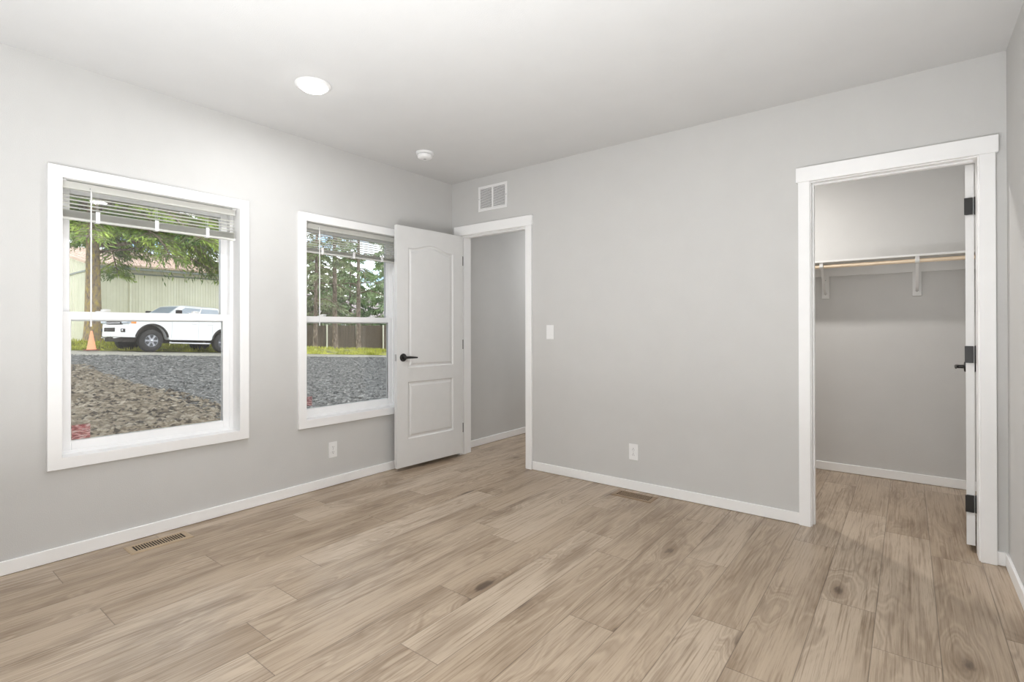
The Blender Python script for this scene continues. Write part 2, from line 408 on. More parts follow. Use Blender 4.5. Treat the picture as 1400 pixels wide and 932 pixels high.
def sticker_mat():
    m = bpy.data.materials.new('printed_sticker'); m.use_nodes = True; n = m.node_tree; b = n.nodes['Principled BSDF']; l = n.links.new
    t = nd(n, 'ShaderNodeTexCoord'); mpn = nd(n, 'ShaderNodeMapping'); mpn.inputs['Scale'].default_value = (1, 34, 120)
    z = nd(n, 'ShaderNodeTexNoise'); z.inputs['Scale'].default_value = 1; z.inputs['Detail'].default_value = 2
    r = nd(n, 'ShaderNodeValToRGB'); el = r.color_ramp.elements
    el[0].position = .36; el[0].color = srgb(165, 84, 88); el[1].position = .62; el[1].color = srgb(205, 190, 188)
    q = el.new(.48); q.color = srgb(192, 120, 122)
    l(t.outputs['Object'], mpn.inputs[0]); l(mpn.outputs[0], z.inputs['Vector']); l(z.outputs['Fac'], r.inputs[0]); l(r.outputs[0], b.inputs['Base Color'])
    b.inputs['Alpha'].default_value = .5; b.inputs['Roughness'].default_value = .5
    return m
M_stick = sticker_mat()
b = B(); b.box(-.1012, -.1008, -2.806, -2.727, .594, .672); o = b.build('sticker', M_stick, lo1); tag(o, 'faded red and pale sticker in the pane corner')
b = B(); b.box(-.1012, -.1008, -1.447, -1.400, .612, .682); o = b.build('sticker', M_stick, lo2); tag(o, 'small faded red sticker in the pane corner')

# ------------------------------------------------------------------ blinds, raised to the top of each window
def blind(name, Wd, label, slat_zs, stack_top, stack_bot, wand_z):
    y0, y1 = Wd[0]+.010, Wd[1]-.012; zt = Wd[3]-.009; xf, xb = -.030, -.056
    e_ = empty(name, (-.043, (y0+y1)/2, stack_bot), label, 'window blind', 'raised mini blinds')
    b = B()   # headrail: open U channel with end caps
    b.prism([(xb, zt-.036), (xb, zt), (xb+.002, zt), (xb+.002, zt-.034), (xf-.002, zt-.034), (xf-.002, zt), (xf, zt), (xf, zt-.036)], y0, y1, Matrix(((1, 0, 0, 0), (0, 0, 1, 0), (0, 1, 0, 0), (0, 0, 0, 1))))
    b.box(xb+.002, xf-.002, y0, y0+.003, zt-.034, zt); b.box(xb+.002, xf-.002, y1-.003, y1, zt-.034, zt)
    hr = b.build('headrail', M_slat, e_)
    for yy in (y0+.006, y1-.006):   # box brackets
        b = B(); b.box(xb-.002, xf+.002, yy-.012, yy+.012, zt-.001, zt+.007); b.build('bracket', M_plast, hr)
    def slat(z, tilt=.0):
        b = B(); pts = []
        for i in range(7):
            t = -1+i/3; pts.append((-.043+.0125*t*cos(tilt), z+.0022*(1-t*t)+.0125*t*sin(tilt)))
        b.rings([[(x, yy, zz) for x, zz in pts]+[(x, yy, zz-.0005) for x, zz in pts[::-1]] for yy in (y0+.003, y1-.003)], True)
        return b
    for z in slat_zs: slat(z, .07).build('slat', M_slat, e_, smooth=40)
    z = stack_bot+.014; n = 0
    while z < stack_top:          # gathered slats nest tightly on the bottom rail
        slat(z).build('slat', M_slat, e_, smooth=40); z += .0021; n += 1
    b = B(); b.box(-.0555, -.0305, y0+.003, y1-.003, stack_bot, stack_bot+.012, .003, 2); br = b.build('bottom_rail', M_slat, e_)
    for yy in (y0+.004, y1-.004):
        c = B(); c.box(-.057, -.029, yy-.004, yy+.004, stack_bot-.001, stack_bot+.013, .002, 1); c.build('end_cap', M_plast, br)
    for k in (-.2855, -.008, .268):
        yy = (y0+y1)/2+k
        c = B(); c.box(-.031, -.0275, yy-.010, yy+.010, stack_bot-.002, stack_top+.008, .001, 1); c.box(-.058, -.0275, yy-.010, yy+.010, stack_bot-.003, stack_bot-.001)
        c.build('cord_clip', M_plast, br)
        c = B()
        for xx in (-.0295, -.0565): c.tube([(xx, yy, zt-.034), (xx, yy, stack_bot)], .0007, 6)
        for zz in slat_zs: c.tube([(-.0295, yy, zz-.0015), (-.0565, yy, zz-.0015)], .0005, 5)
        c.build('ladder_cord', M_cord, e_)
    # tilt wand
    yw = (y0+y1)/2-.318; wd = B()
    wd.tube([(-.030, yw, zt-.018), (-.024, yw, zt-.020), (-.018, yw, zt-.030), (-.016, yw, zt-.045)], .0018, 8)
    wd.tube([(-.016, yw, zt-.045), (-.016, yw, wand_z+.05), (-.016, yw, wand_z)], [.0036, .0036, .0045], 8)
    wd.build('wand', M_plast, e_)
    c = B(); c.lathe([(.004, 0), (.004, .002)], axisM((xf, yw, zt-.024), (1, 0, 0)), 10); c.build('tilter_hub', M_grey, hr)
blind('window_blind', W1, 'raised white mini blind at the top of the window facing the truck', (1.899, 1.879, 1.859, 1.839), 1.822, 1.772, 1.205)
blind('window_blind', W2, 'raised white mini blind in the window beside the open door', (1.916, 1.898, 1.880, 1.862, 1.844, 1.826, 1.808), 1.794, 1.756, 1.215)

# ------------------------------------------------------------------ doors
def lever(parent, side, xf, uy, z, length, name='lever_handle'):
    """lever set on a door face: built in the door's local frame: u along the leaf, n out of the face"""
    b = B(); s = side
    b.lathe([(.0, 0), (.033, 0), (.033, .005), (.030, .010), (.022, .012), (.0, .012)], axisM((uy, xf, z), (0, s, 0)), 28)
    h = b.build('rosette', M_black, parent, smooth=35, local=True)
    b = B(); b.lathe([(.012, .010), (.011, .030), (.0115, .052), (.009, .056), (0, .056)], axisM((uy, xf, z), (0, s, 0)), 18)
    pts = [(uy+.000, xf+s*.047, z), (uy-.035, xf+s*.049, z+.001), (uy-.075, xf+s*.050, z-.001), (uy-length, xf+s*.048, z-.003)]
    rings = []
    for (u, n, zz), (a, c) in zip(pts, ((.0095, .012), (.0075, .0105), (.006, .0085), (.0045, .006))):
        rings.append([(u, n+a*cos(2*pi*k/14), zz+c*sin(2*pi*k/14)) for k in range(14)])
    b.rings(rings); b.build('lever', M_black, h, smooth=40, local=True)
def panel_door(name, label, Wd, z0, z1, th, origin, ang, u_sign, hinge_z, knuckle_n, panels, handle_z, latch=True, hinge_leaf=False, jamb_x=None):
    """slab in local frame: x = along leaf from the hinge, y = thickness 0..th, z up; two moulded panels with an arched top"""
    e_ = empty(name, origin, label, 'door', kind='structure'); e_.rotation_euler = (0, 0, ang)
    bm = bmesh.new()
    def outline(p, d, arch):
        a, c, za, zb, rise = p
        a, c, za, zb = a+d, c-d, za+d, zb-d; pts = [(a, za), (c, za), (c, zb)]
        if rise:
            n = 20; sh = .16
            for i in range(1, n):
                t = 1-i/n; u = a+(c-a)*t
                q = min(1, max(0, (min(t, 1-t)-.07)/.43)); q = q*q*(3-2*q)
                pts.append((u, zb+rise*q))
        pts.append((a, zb)); return pts
    def face(y, flip):
        steps = ((0, 0), (.007, .008), (.012, .0095), (.022, .0095), (.034, .003), (.040, .0022))
        holes = []
        for p in panels:
            prev = None; out = []
            for d, dep in steps:
                yy = y+dep if not flip else y-dep
                out.append([bm.verts.new((u, yy, z)) for u, z in outline(p, d, 0)])
            for A, C in zip(out, out[1:]):
                for i in range(len(A)):
                    j = (i+1) % len(A); bm.faces.new((A[i], A[j], C[j], C[i]))
            bm.faces.new(out[-1]); holes.append(out[0])
        return holes
    hs = {}
    for y, flip in ((0, False), (th, True)):
        holes = face(y, flip); hs[y] = holes
        rect = [bm.verts.new(p) for p in ((0, y, z0), (Wd, y, z0), (Wd, y, z1), (0, y, z1))]
        edges = []
        for loop in [rect]+holes:
            for i in range(len(loop)):
                v0, v1 = loop[i], loop[(i+1) % len(loop)]
                ed = bm.edges.get((v0, v1)) or bm.edges.new((v0, v1)); edges.append(ed)
        bmesh.ops.triangle_fill(bm, use_beauty=True, use_dissolve=False, edges=edges, normal=(0, 1, 0))
        hs[(y, 'r')] = rect
    r0, r1 = hs[(0, 'r')], hs[(th, 'r')]
    for i in range(4): bm.faces.new((r0[i], r0[(i+1) % 4], r1[(i+1) % 4], r1[i]))
    q = B(); q.bm.free(); q.bm = bm
    q.build('slab', M_door, e_, local=True)
    lever(e_, -1, 0, Wd-.062, handle_z, .115); lever(e_, 1, th, Wd-.062, handle_z, .115)
    if latch:
        b = B(); b.box(Wd-.0005, Wd+.0012, th/2-.012, th/2+.012, handle_z-.028, handle_z+.028, .0005, 1); b.lathe([(.006, 0), (.006, .004), (0, .004)], axisM((Wd, th/2, handle_z), (1, 0, 0)), 12)
        b.build('latch', M_grey, e_, local=True)
    for hz in hinge_z:
        b = B()
        b.lathe([(.0001, -.049), (.004, -.048), (.0065, -.045), (.0065, .045), (.004, .048), (.0001, .049)], Matrix.Translation((-.004, knuckle_n, hz)), 14)
        if hinge_leaf:
            b.box(-.0022, .0001, .004, th-.0015, hz-.0445, hz+.0445)
            b.box(-.013, -.0105, th-.030, th+.004, hz-.0445, hz+.0445)
        if jamb_x is not None:
            b.box(jamb_x, jamb_x+.0012, -.004, .034, hz-.0445, hz+.0445, 0, 1, (Matrix.Translation(origin) @ Matrix.Rotation(ang, 4, 'Z')).inverted())
        hg = b.build('hinge', M_black, e_, smooth=40, local=True)
        if hinge_leaf:
            s_ = B()
            for k in (-.03, 0, .03): s_.lathe([(.0035, 0), (.0035, .0006), (0, .0008)], axisM((-.0022, th*.5+(.006 if k == 0 else -.004), hz+k), (-1, 0, 0)), 10)
            s_.build('screw', M_grey, hg, local=True)
    return e_
# entry door, swung into the room: local x runs along the leaf away from the hinge
PN = [(.118, .630, .862, 1.876, .046), (.118, .630, .262, .742, 0)]
a1 = radians(-93.2)
# with the leaf at this angle local +y faces the viewer
panel_door('door_1', 'open white two panel entry door with arched top panel and black lever', .745, .033, 2.055, .035, (.131, -.026, 0), a1, 1, (1.832, 1.043, .256), .0, PN, .951, True, False, D1[0])
# closet door, swung into the closet, seen along its hinge edge
a2 = radians(86.0)
panel_door('door_2', 'white closet door swung into the closet, seen along its hinge edge', .730, .035, 2.060, .035, (3.745, .118, 0), a2, -1, (1.838, 1.049, .256), -.006, [(.118, .612, .862, 1.876, .046), (.118, .612, .262, .742, 0)], .945, False, True)

# ------------------------------------------------------------------ lamps (each holds its own light)
def disc_lamp(x, y, watts, label, size=.15, z=HC, group=None, col=(.98, .99, 1)):
    e_ = empty('recessed_light', (x, y, z), label, 'ceiling light', group)
    b = B(); b.lathe([(.098, 0), (.098, -.004), (.092, -.010), (.078, -.012), (.076, -.006), (.076, 0)], Matrix.Translation((x, y, z)), 48); b.build('trim_ring', M_plast, e_, smooth=40)
    b = B(); b.lathe([(.0760, -.001), (.0755, -.010), (.066, -.024), (.045, -.032), (.0, -.036)], Matrix.Translation((x, y, z)), 48); b.build('lens', M_lens, e_, smooth=60)
    ld = bpy.data.lights.new('lamp_glow', 'AREA'); ld.shape = 'DISK'; ld.size = size; ld.energy = watts; ld.color = col
    lo = bpy.data.objects.new('lamp_glow', ld); COL.objects.link(lo); lo.parent = e_; lo.location = (0, 0, -.040)
    return e_
disc_lamp(.800, -1.930, LAMP_W, 'round white recessed light lit in the ceiling near the windows')
disc_lamp(3.059, -1.930, LAMP_W, 'round white recessed light lit above the viewer')
disc_lamp(2.45, .66, CLOSET_W, 'round white recessed light lit in the closet ceiling', .10, col=(1, .965, .93))
disc_lamp(.62, 2.1, HALL_W, 'round white recessed light lit in the hall ceiling')

# ------------------------------------------------------------------ smoke detector
e_ = empty('smoke_detector', (.463, -.772, HC), 'round white smoke detector on the ceiling above the open door', 'smoke detector')
Mz = Matrix.Translation((.463, -.772, HC)) @ Matrix.Diagonal((1, 1, -1, 1))
b = B(); b.lathe([(.070, 0), (.070, .010), (.067, .014), (.058, .016)], Mz, 40); b.build('mounting_base', M_plast, e_, smooth=40)
b = B(); b.lathe([(.050, .014), (.050, .021)], Mz, 40); b.build('vent_band', M_grey, e_, smooth=40)
b = B(); b.lathe([(.058, .020), (.060, .024), (.057, .038), (.050, .045), (.030, .049), (.0, .050)], Mz, 40); b.build('cover', M_plast, e_, smooth=40)
b = B(); b.lathe([(.011, .049), (.011, .0515), (.009, .052), (0, .052)], Mz, 20); b.build('test_button', M_grey, e_, smooth=40)

# ------------------------------------------------------------------ return-air grille
e_ = empty('air_return_grille', (.513, 0, 2.376), 'white louvred return air grille on the wall above the entry doorway', 'vent')
gx0, gx1, gz0, gz1 = .344, .682, 2.262, 2.490
b = B(); bw = .024
b.box(gx0, gx1, -.006, 0, gz0, gz0+bw, .0015, 1); b.box(gx0, gx1, -.006, 0, gz1-bw, gz1, .0015, 1)
b.box(gx0, gx0+bw, -.006, 0, gz0+bw, gz1-bw, .0015, 1); b.box(gx1-bw, gx1, -.006, 0, gz0+bw, gz1-bw, .0015, 1)
b.box((gx0+gx1)/2-.009, (gx0+gx1)/2+.009, -.0055, 0, gz0+bw, gz1-bw, .0015, 1)
fr_ = b.build('frame', M_plast, e_)
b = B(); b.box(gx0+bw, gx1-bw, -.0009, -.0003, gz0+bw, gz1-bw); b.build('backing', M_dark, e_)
nl = 15
for i in range(nl):
    z = gz0+bw+(i+.5)*(gz1-gz0-2*bw)/nl
    b = B()
    for xa, xb_ in ((gx0+bw, (gx0+gx1)/2-.009), ((gx0+gx1)/2+.009, gx1-bw)):
        b.prism([(-.0050, z-.0055), (-.0044, z-.0055), (-.0012, z+.0035), (-.0018, z+.0035)], xa, xb_, Matrix(((0, 0, 1, 0), (1, 0, 0, 0), (0, 1, 0, 0), (0, 0, 0, 1))))
    b.build('louvre', M_plast, e_)
for xx in (gx0+.011, gx1-.011):
    b = B(); b.lathe([(.0045, 0), (.0045, .0012), (0, .002)], axisM((xx, -.006, 2.376), (0, -1, 0)), 12); b.build('screw', M_grey, e_)

# ------------------------------------------------------------------ switch and outlets
def plate(b, M): b.box(-.036, .036, -.059, .059, 0, .0055, .0025, 2, M)
e_ = empty('light_switch', (1.131, 0, 1.161), 'white rocker light switch on the wall beside the entry doorway', 'light switch')
Mw = axisM((1.131, 0, 1.161), (0, -1, 0), (-1, 0, 0)); Mw = Mw
b = B(); plate(b, Mw); b.build('wall_plate', M_plast, e_)
b = B(); b.prism([(-.033, .0055), (.033, .0055), (.033, .0098), (0, .0068), (-.033, .0062)], -.0165, .0165, Mw @ Matrix(((0, 0, 1, 0), (1, 0, 0, 0), (0, 1, 0, 0), (0, 0, 0, 1)))); b.build('rocker', M_plast, e_)
def outlet(M, loc, label):
    e_ = empty('wall_outlet', loc, label, 'outlet', 'duplex wall outlets')
    b = B(); plate(b, M); b.build('wall_plate', M_plast, e_)
    for s in (-1, 1):
        b = B(); R_ = M @ Matrix.Translation((0, s*.0195, .0055)); n = 24
        b.prism([(.0172*cos(2*pi*k/n), max(-.0135, min(.0135, .0172*sin(2*pi*k/n)))) for k in range(n)], 0, .0022, R_)
        f_ = b.build('receptacle', M_plast, e_)
        b = B(); b.box(-.0072, -.0052, -.001, .008, .0018, .0026, 0, 1, R_); b.box(.0052, .0072, .000, .007, .0018, .0026, 0, 1, R_)
        b.lathe([(.0026, .0018), (.0026, .0026)], R_ @ Matrix.Translation((0, -.007, 0)), 10); b.build('slots', M_dark, f_)
    b = B(); b.lathe([(.003, .0055), (.003, .0066), (0, .007)], M, 10); b.build('screw', M_grey, e_)
outlet(axisM((0, -1.290, .273), (1, 0, 0), (0, 1, 0)), (0, -1.290, .273), 'white duplex outlet under the window beside the open door')
outlet(axisM((1.864, 0, .281), (0, -1, 0), (-1, 0, 0)), (1.864, 0, .281), 'white duplex outlet on the wall between the two doorways')

# ------------------------------------------------------------------ floor registers
def register(name, M, loc, L_, Wd, mface, label, group, bar=False):
    e_ = empty(name, loc, label, 'floor vent', group)
    b = B(); hl, hw = L_/2, Wd/2; il, iw = hl-.030, hw-.028
    def rg(a, c, z): return [M @ Vector(p) for p in ((-a, -c, z), (a, -c, z), (a, c, z), (-a, c, z))]
    b.rings([rg(hl, hw, 0), rg(hl, hw, .0015), rg(hl-.008, hw-.008, .0045), rg(il, iw, .0045), rg(il, iw, .0008)], cap=False)
    b.build('frame', mface, e_)
    b = B(); b.box(-il, il, -iw, iw, .0004, .0010, 0, 1, M); b.build('throat', M_dark, e_)
    n = int(2*il/.0125)
    b = B()
    for i in range(1, n):
        x = -il+i*2*il/n
        b.box(x-.0022, x+.0022, -iw, iw, .0012, .0040, 0, 1, M)
    if bar:
        for yy in (-iw/2, 0, iw/2): b.box(-il, il, yy-.0022, yy+.0022, .0012, .0042, 0, 1, M)
    b.build('vanes', mface, e_)
    b = B(); b.box(il*.1, il*.1+.010, iw*.25, iw*.25+.008, .004, .008, .001, 1, M); b.build('damper_lever', mface, e_)
register('floor_register', Matrix.Translation((.155, -2.478, 0)) @ Matrix.Rotation(pi/2, 4, 'Z'), (.155, -2.478, 0), .300, .140, M_tan, 'tan metal floor register on the floor below the window facing the truck', 'floor registers')
register('floor_register', Matrix.Translation((1.925, -.128, 0)), (1.925, -.128, 0), .300, .140, M_tan2, 'brown metal floor register on the floor near the outlet between the doorways', 'floor registers', True)

# ------------------------------------------------------------------ closet shelf, brackets and rod
SX0, SX1, SF = HALL_R+.1, W, 1.192
e_ = empty('closet_shelf', ((SX0+SX1)/2, CD, 1.700), 'white closet shelf on a wall cleat above the hanging rod', 'shelf')
b = B(); b.box(SX0+.002, SX1-.002, SF, CD, 1.711, 1.727, .001, 1); b.build('board', M_shelf, e_)
b = B(); b.box(SX0+.002, SX1-.002, CD-.018, CD, 1.622, 1.711, .001, 1); b.build('cleat', M_shelf, e_)
SHELF = e_
def shelf_bracket(x):
    b = B(); b.box(x-.012, x+.012, CD-.0215, CD-.018, 1.455, 1.708, .001, 1)           # upright
    b.box(x-.012, x+.012, SF+.004, CD-.018, 1.7075, 1.711, 0, 1)                         # arm under the board
    y0, y1 = SF+.030, CD-.020                                                            # curved brace
    rr = []
    for i in range(9):
        t = i/8; y = y1+(y0-y1)*t; z = 1.475+(1.700-1.475)*(t**1.35)-.012*sin(pi*t)
        rr.append([(x-.009, y, z), (x+.009, y, z), (x+.009, y+.003, z-.004), (x-.009, y+.003, z-.004)])
    b.rings(rr); k = b.build('bracket', M_shelf, SHELF)
    b = B(); b.box(x-.027, x+.027, CD-.018, CD, 1.437, 1.622, .001, 1); b.build('backing_block', M_shelf, k)
    b = B(); pts = []                                                                     # rod hook
    for i in range(13):
        a = radians(80+250*i/12); pts.append((a, ))
    ring = []
    for (a,) in pts:
        c, s_ = cos(a), sin(a)
        ring.append([(x-.013, RYc+.0185*c, RZ+.0185*s_), (x+.013, RYc+.0185*c, RZ+.0185*s_), (x+.013, RYc+.0150*c, RZ+.0150*s_), (x-.013, RYc+.0150*c, RZ+.0150*s_)])
    b.rings(ring); b.box(x-.013, x+.013, RYc-.021, RYc-.017, RZ-.004, 1.711, .001, 1); b.build('rod_hook', M_shelf, k)
    for zz in (1.47, 1.59):
        b = B(); b.lathe([(.0045, 0), (.0045, .001), (0, .002)], axisM((x, CD-.0215, zz), (0, -1, 0)), 10); b.build('screw', M_grey, k)
RYc, RZ = SF+.030, 1.681
shelf_bracket(2.920)
shelf_bracket(3.521)
b = B(); b.tube([(SX0+.004, RYc, RZ), ((SX0+SX1)/2, RYc, RZ), (SX1-.004, RYc, RZ)], .0145, 20)
tag(b.build('closet_rod', M_dowel, smooth=40), 'round pine hanging rod under the white closet shelf', 'closet rod')

# ================================================================== OUTSIDE
def sstep(x, a, b):
    t = max(0, min(1, (x-a)/(b-a))); return t*t*(3-2*t)
def ground_z(X, Y):
    t = max(0, min(1, (-X-5)/12.5)); t = t*.7+.3*t*t*(3-2*t)
    return -.5*(1-t)+(.47-.055*min(Y, 40))*t+.27*sstep(-X, 21.6, 23.6)
def ramp_mat(name, cols, scale, rough=.9, bump=.4, stretch=(1, 1, 1), detail=6):
    m = bpy.data.materials.new(name); m.use_nodes = True; n = m.node_tree; b = n.nodes['Principled BSDF']; l = n.links.new
    t = nd(n, 'ShaderNodeTexCoord'); mpn = nd(n, 'ShaderNodeMapping'); mpn.inputs['Scale'].default_value = stretch
    z = nd(n, 'ShaderNodeTexNoise'); z.inputs['Scale'].default_value = scale; z.inputs['Detail'].default_value = detail; z.inputs['Roughness'].default_value = .65 if detail < 10 else .84
    r = nd(n, 'ShaderNodeValToRGB'); el = r.color_ramp.elements
    el[0].position, el[0].color = cols[0]; el[1].position, el[1].color = cols[-1]
    for p, c in cols[1:-1]: q = el.new(p); q.color = c
    l(t.outputs['Object'], mpn.inputs[0]); l(mpn.outputs[0], z.inputs['Vector']); l(z.outputs['Fac'], r.inputs[0]); l(r.outputs[0], b.inputs['Base Color'])
    b.inputs['Roughness'].default_value = rough; b.inputs['Specular IOR Level'].default_value = .2
    if bump:
        bp = nd(n, 'ShaderNodeBump'); bp.inputs['Strength'].default_value = bump; bp.inputs['Distance'].default_value = .05
        l(z.outputs['Fac'], bp.inputs['Height']); l(bp.outputs[0], b.inputs['Normal'])
    return m
M_gravel = ramp_mat('dark_gravel', [(.40, (.042, .040, .038, 1)), (.49, (.105, .101, .096, 1)), (.55, (.165, .160, .152, 1)), (.62, (.32, .31, .29, 1))], 6.0, detail=12)
M_dirt = ramp_mat('bare_dirt', [(.40, (.034, .025, .016, 1)), (.48, (.115, .090, .062, 1)), (.54, (.175, .142, .102, 1)), (.62, (.33, .285, .225, 1))], 2.0, detail=12)
M_road = ramp_mat('worn_road', [(.35, (.26, .24, .20, 1)), (.65, (.36, .34, .29, 1))], 3)
M_verge = ramp_mat('mossy_verge', [(.34, (.14, .12, .06, 1)), (.48, (.28, .28, .07, 1)), (.64, (.46, .46, .09, 1))], 2.5)
M_bark = ramp_mat('mossy_bark', [(.34, (.20, .15, .11, 1)), (.47, (.34, .26, .18, 1)), (.55, (.42, .31, .15, 1)), (.68, (.56, .42, .10, 1))], 7.0, bump=.8, stretch=(1.6, 1.6, .7))
M_bark2 = ramp_mat('brown_bark', [(.34, (.08, .058, .045, 1)), (.50, (.20, .15, .115, 1)), (.66, (.38, .31, .26, 1))], 5, bump=.8, stretch=(2, 2, .6))
M_siding = ramp_mat('pale_siding', [(.35, (.72, .70, .60, 1)), (.65, (.82, .80, .70, 1))], .8, .6, 0)
M_roof = ramp_mat('tan_roof', [(.35, (.50, .36, .28, 1)), (.65, (.68, .52, .43, 1))], 1.2, .7, 0)
M_roof2 = ramp_mat('grey_rose_roof', [(.35, (.30, .25, .25, 1)), (.65, (.42, .36, .35, 1))], 2, .8, 0)
M_wallgreen = ramp_mat('dull_green_siding', [(.35, (.10, .13, .11, 1)), (.65, (.16, .19, .16, 1))], 1.5, .8, 0)
M_fence = ramp_mat('weathered_brown_boards', [(.30, (.07, .052, .040, 1)), (.70, (.16, .125, .095, 1))], 2.5, .9, .2, (1, 6, .4))
M_needle = ramp_mat('bright_green_needles', [(.36, (.07, .12, .035, 1)), (.50, (.20, .29, .07, 1)), (.62, (.44, .56, .11, 1))], .9, .8, 0)
M_needle2 = ramp_mat('olive_needles', [(.34, (.11, .14, .075, 1)), (.52, (.25, .29, .15, 1)), (.66, (.46, .49, .28, 1))], .8, .8, 0)
M_needle3 = ramp_mat('pale_green_leaves', [(.34, (.12, .20, .08, 1)), (.52, (.24, .34, .15, 1)), (.68, (.42, .52, .28, 1))], .7, .8, 0)
M_grass = ramp_mat('yellow_green_grass', [(.34, (.22, .23, .04, 1)), (.50, (.45, .46, .07, 1)), (.66, (.70, .68, .14, 1))], 1.4, .8, 0)
M_tpaint = mat('white_car_paint', (.86, .86, .86, 1), .25, .01, 3)
M_tyre = mat('black_tyre_rubber', (.035, .032, .032, 1), .8, .25, 12)
M_rim = mat('alloy_rim', (.36, .36, .39, 1), .35, .08, 12, metal=.5)
M_tdark = mat('dark_brown_underbody', (.035, .028, .026, 1), .8, .3, 8)
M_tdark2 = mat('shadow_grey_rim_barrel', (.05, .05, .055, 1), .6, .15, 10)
M_tglass = mat('tinted_car_glass', (.38, .42, .47, 1), .08, .06, 3)
M_chrome = mat('pale_chrome', (.65, .65, .66, 1), .2, .05, 8, metal=.8)
M_orange = mat('orange_lens', srgb(240, 150, 70), .3, .05, 8)
M_cone = mat('faded_orange_plastic', srgb(244, 160, 118), .55, .05, 6)
M_conebase = mat('dark_rust_rubber', srgb(120, 72, 52), .8, .15, 9)

# ---- ground: one sloping lot with its surfaces as neighbouring meshes
def patch(name, test, mat_, label, cat, x0, x1, y0, y1, st, lift):
    bm = bmesh.new(); V = {}
    nx, ny = int((x1-x0)/st), int((y1-y0)/st)
    def v(i, j):
        if (i, j) not in V:
            X, Y = x0+i*st, y0+j*st
            V[i, j] = bm.verts.new((X, Y, ground_z(X, Y)+lift))
        return V[i, j]
    for i in range(nx):
        for j in range(ny):
            X, Y = x0+(i+.5)*st, y0+(j+.5)*st
            if test is None or test(X+.25*noise.noise((X*.9, Y*.9, 1)), Y+.45*noise.noise((X*.7, Y*.7, 8))):
                bm.faces.new((v(i, j), v(i+1, j), v(i+1, j+1), v(i, j+1)))
    me = bpy.data.meshes.new(name); bmesh.ops.recalc_face_normals(bm, faces=bm.faces); bm.to_mesh(me); bm.free(); me.materials.append(mat_)
    for p in me.polygons: p.use_smooth = True
    o = bpy.data.objects.new(name, me); COL.objects.link(o); return tag(o, label, cat, kind='structure')
patch('ground', None, M_gravel, 'dark grey gravel lot sloping up from the house to the road', 'ground', -70, -.2, -16, 64, .6, 0)
patch('ground_dirt', lambda X, Y: X > -14.3 and Y < .55+.25*sin(X*.6), M_dirt, 'bare brown dirt outside the window facing the truck', 'ground', -15, -.3, -12, 2, .14, .012)
patch('ground_road', lambda X, Y: -21.7 < X < -16.8-.1*max(0, Y-8), M_road, 'pale worn road beyond the gravel lot', 'road', -23, -16, -12, 40, .3, .014)
patch('ground_verge', lambda X, Y: X < -21.5, M_verge, 'mossy green verge on the far side of the road', 'ground', -50, -20, -14, 46, .5, .02)
def stones(name, n, xr, yr, test, sizes, mats, label, cat, seed, flat=.6):
    rnd = random.Random(seed); bm = bmesh.new()
    for i in range(n):
        X, Y = -xr[0]-(xr[1]-xr[0])*rnd.random()**1.4, rnd.uniform(*yr)
        if not test(X, Y): continue
        r = rnd.uniform(*sizes)*rnd.uniform(.6, 1.2); a0 = rnd.uniform(0, 6.28); c = Vector((X, Y, ground_z(X, Y)+.012))
        rim = [bm.verts.new(c+Vector((cos(a0+k*1.2566)*r*rnd.uniform(.7, 1.3), sin(a0+k*1.2566)*r*rnd.uniform(.7, 1.3), 0))) for k in range(5)]
        top = bm.verts.new(c+Vector((rnd.uniform(-.3, .3)*r, rnd.uniform(-.3, .3)*r, r*flat*rnd.uniform(.6, 1.3)))); mi = rnd.randrange(len(mats))
        for k in range(5): bm.faces.new((rim[k], rim[(k+1) % 5], top)).material_index = mi
    me = bpy.data.meshes.new(name); bm.to_mesh(me); bm.free()
    for m in mats: me.materials.append(m)
    o = bpy.data.objects.new(name, me); COL.objects.link(o); tag(o, label, cat, kind='stuff')
def in_dirt(X, Y): return Y < .55+.25*sin(X*.6)+.5*noise.noise((X*.7, Y*.7, 8)) and X > -14.3
CL = [mat(nm, c, .9, .2, 8) for nm, c in (('dark_soil_clod', (.035, .026, .018, 1)), ('brown_soil_clod', (.11, .085, .058, 1)), ('pale_soil_clod', (.21, .18, .135, 1)), ('tan_soil_clod', (.155, .125, .09, 1)))]
GV = [mat(nm, c, .9, .2, 8) for nm, c in (('black_gravel_stone', (.035, .034, .033, 1)), ('grey_gravel_stone', (.09, .087, .083, 1)), ('mid_gravel_stone', (.13, .127, .121, 1)), ('pale_gravel_stone', (.23, .225, .21, 1)))]
stones('soil_clods', 9000, (5.2, 14.3), (-4.5, 1.2), in_dirt, (.02, .065), CL, 'loose clods and leaf litter on the bare dirt', 'soil', 61)
stones('gravel_stones', 26000, (5.2, 17.0), (-1, 14), lambda X, Y: not in_dirt(X, Y), (.015, .042), GV, 'loose dark gravel stones spread over the lot', 'gravel', 62)
rnd = random.Random(5)
bm = bmesh.new()
for i in range(9000):
    X, Y = -21.5-2.8*rnd.random()**1.3, rnd.uniform(-1, 20)
    if noise.noise((X*.8, Y*.8, 4)) < -.25: continue
    z = ground_z(X, Y)+.04; h = rnd.uniform(.06, .20); a = rnd.uniform(0, 6.28); wv = Vector((cos(a), sin(a), 0))*.022; ln = Vector((rnd.uniform(-.06, .06), rnd.uniform(-.06, .06), h))
    p = Vector((X, Y, z)); bm.faces.new([bm.verts.new(q) for q in (p-wv, p+wv, p+ln)])
me = bpy.data.meshes.new('grass'); bm.to_mesh(me); bm.free(); me.materials.append(M_grass)
o = bpy.data.objects.new('grass', me); COL.objects.link(o); tag(o, 'yellow green mossy grass along the far road edge', 'grass', kind='stuff')

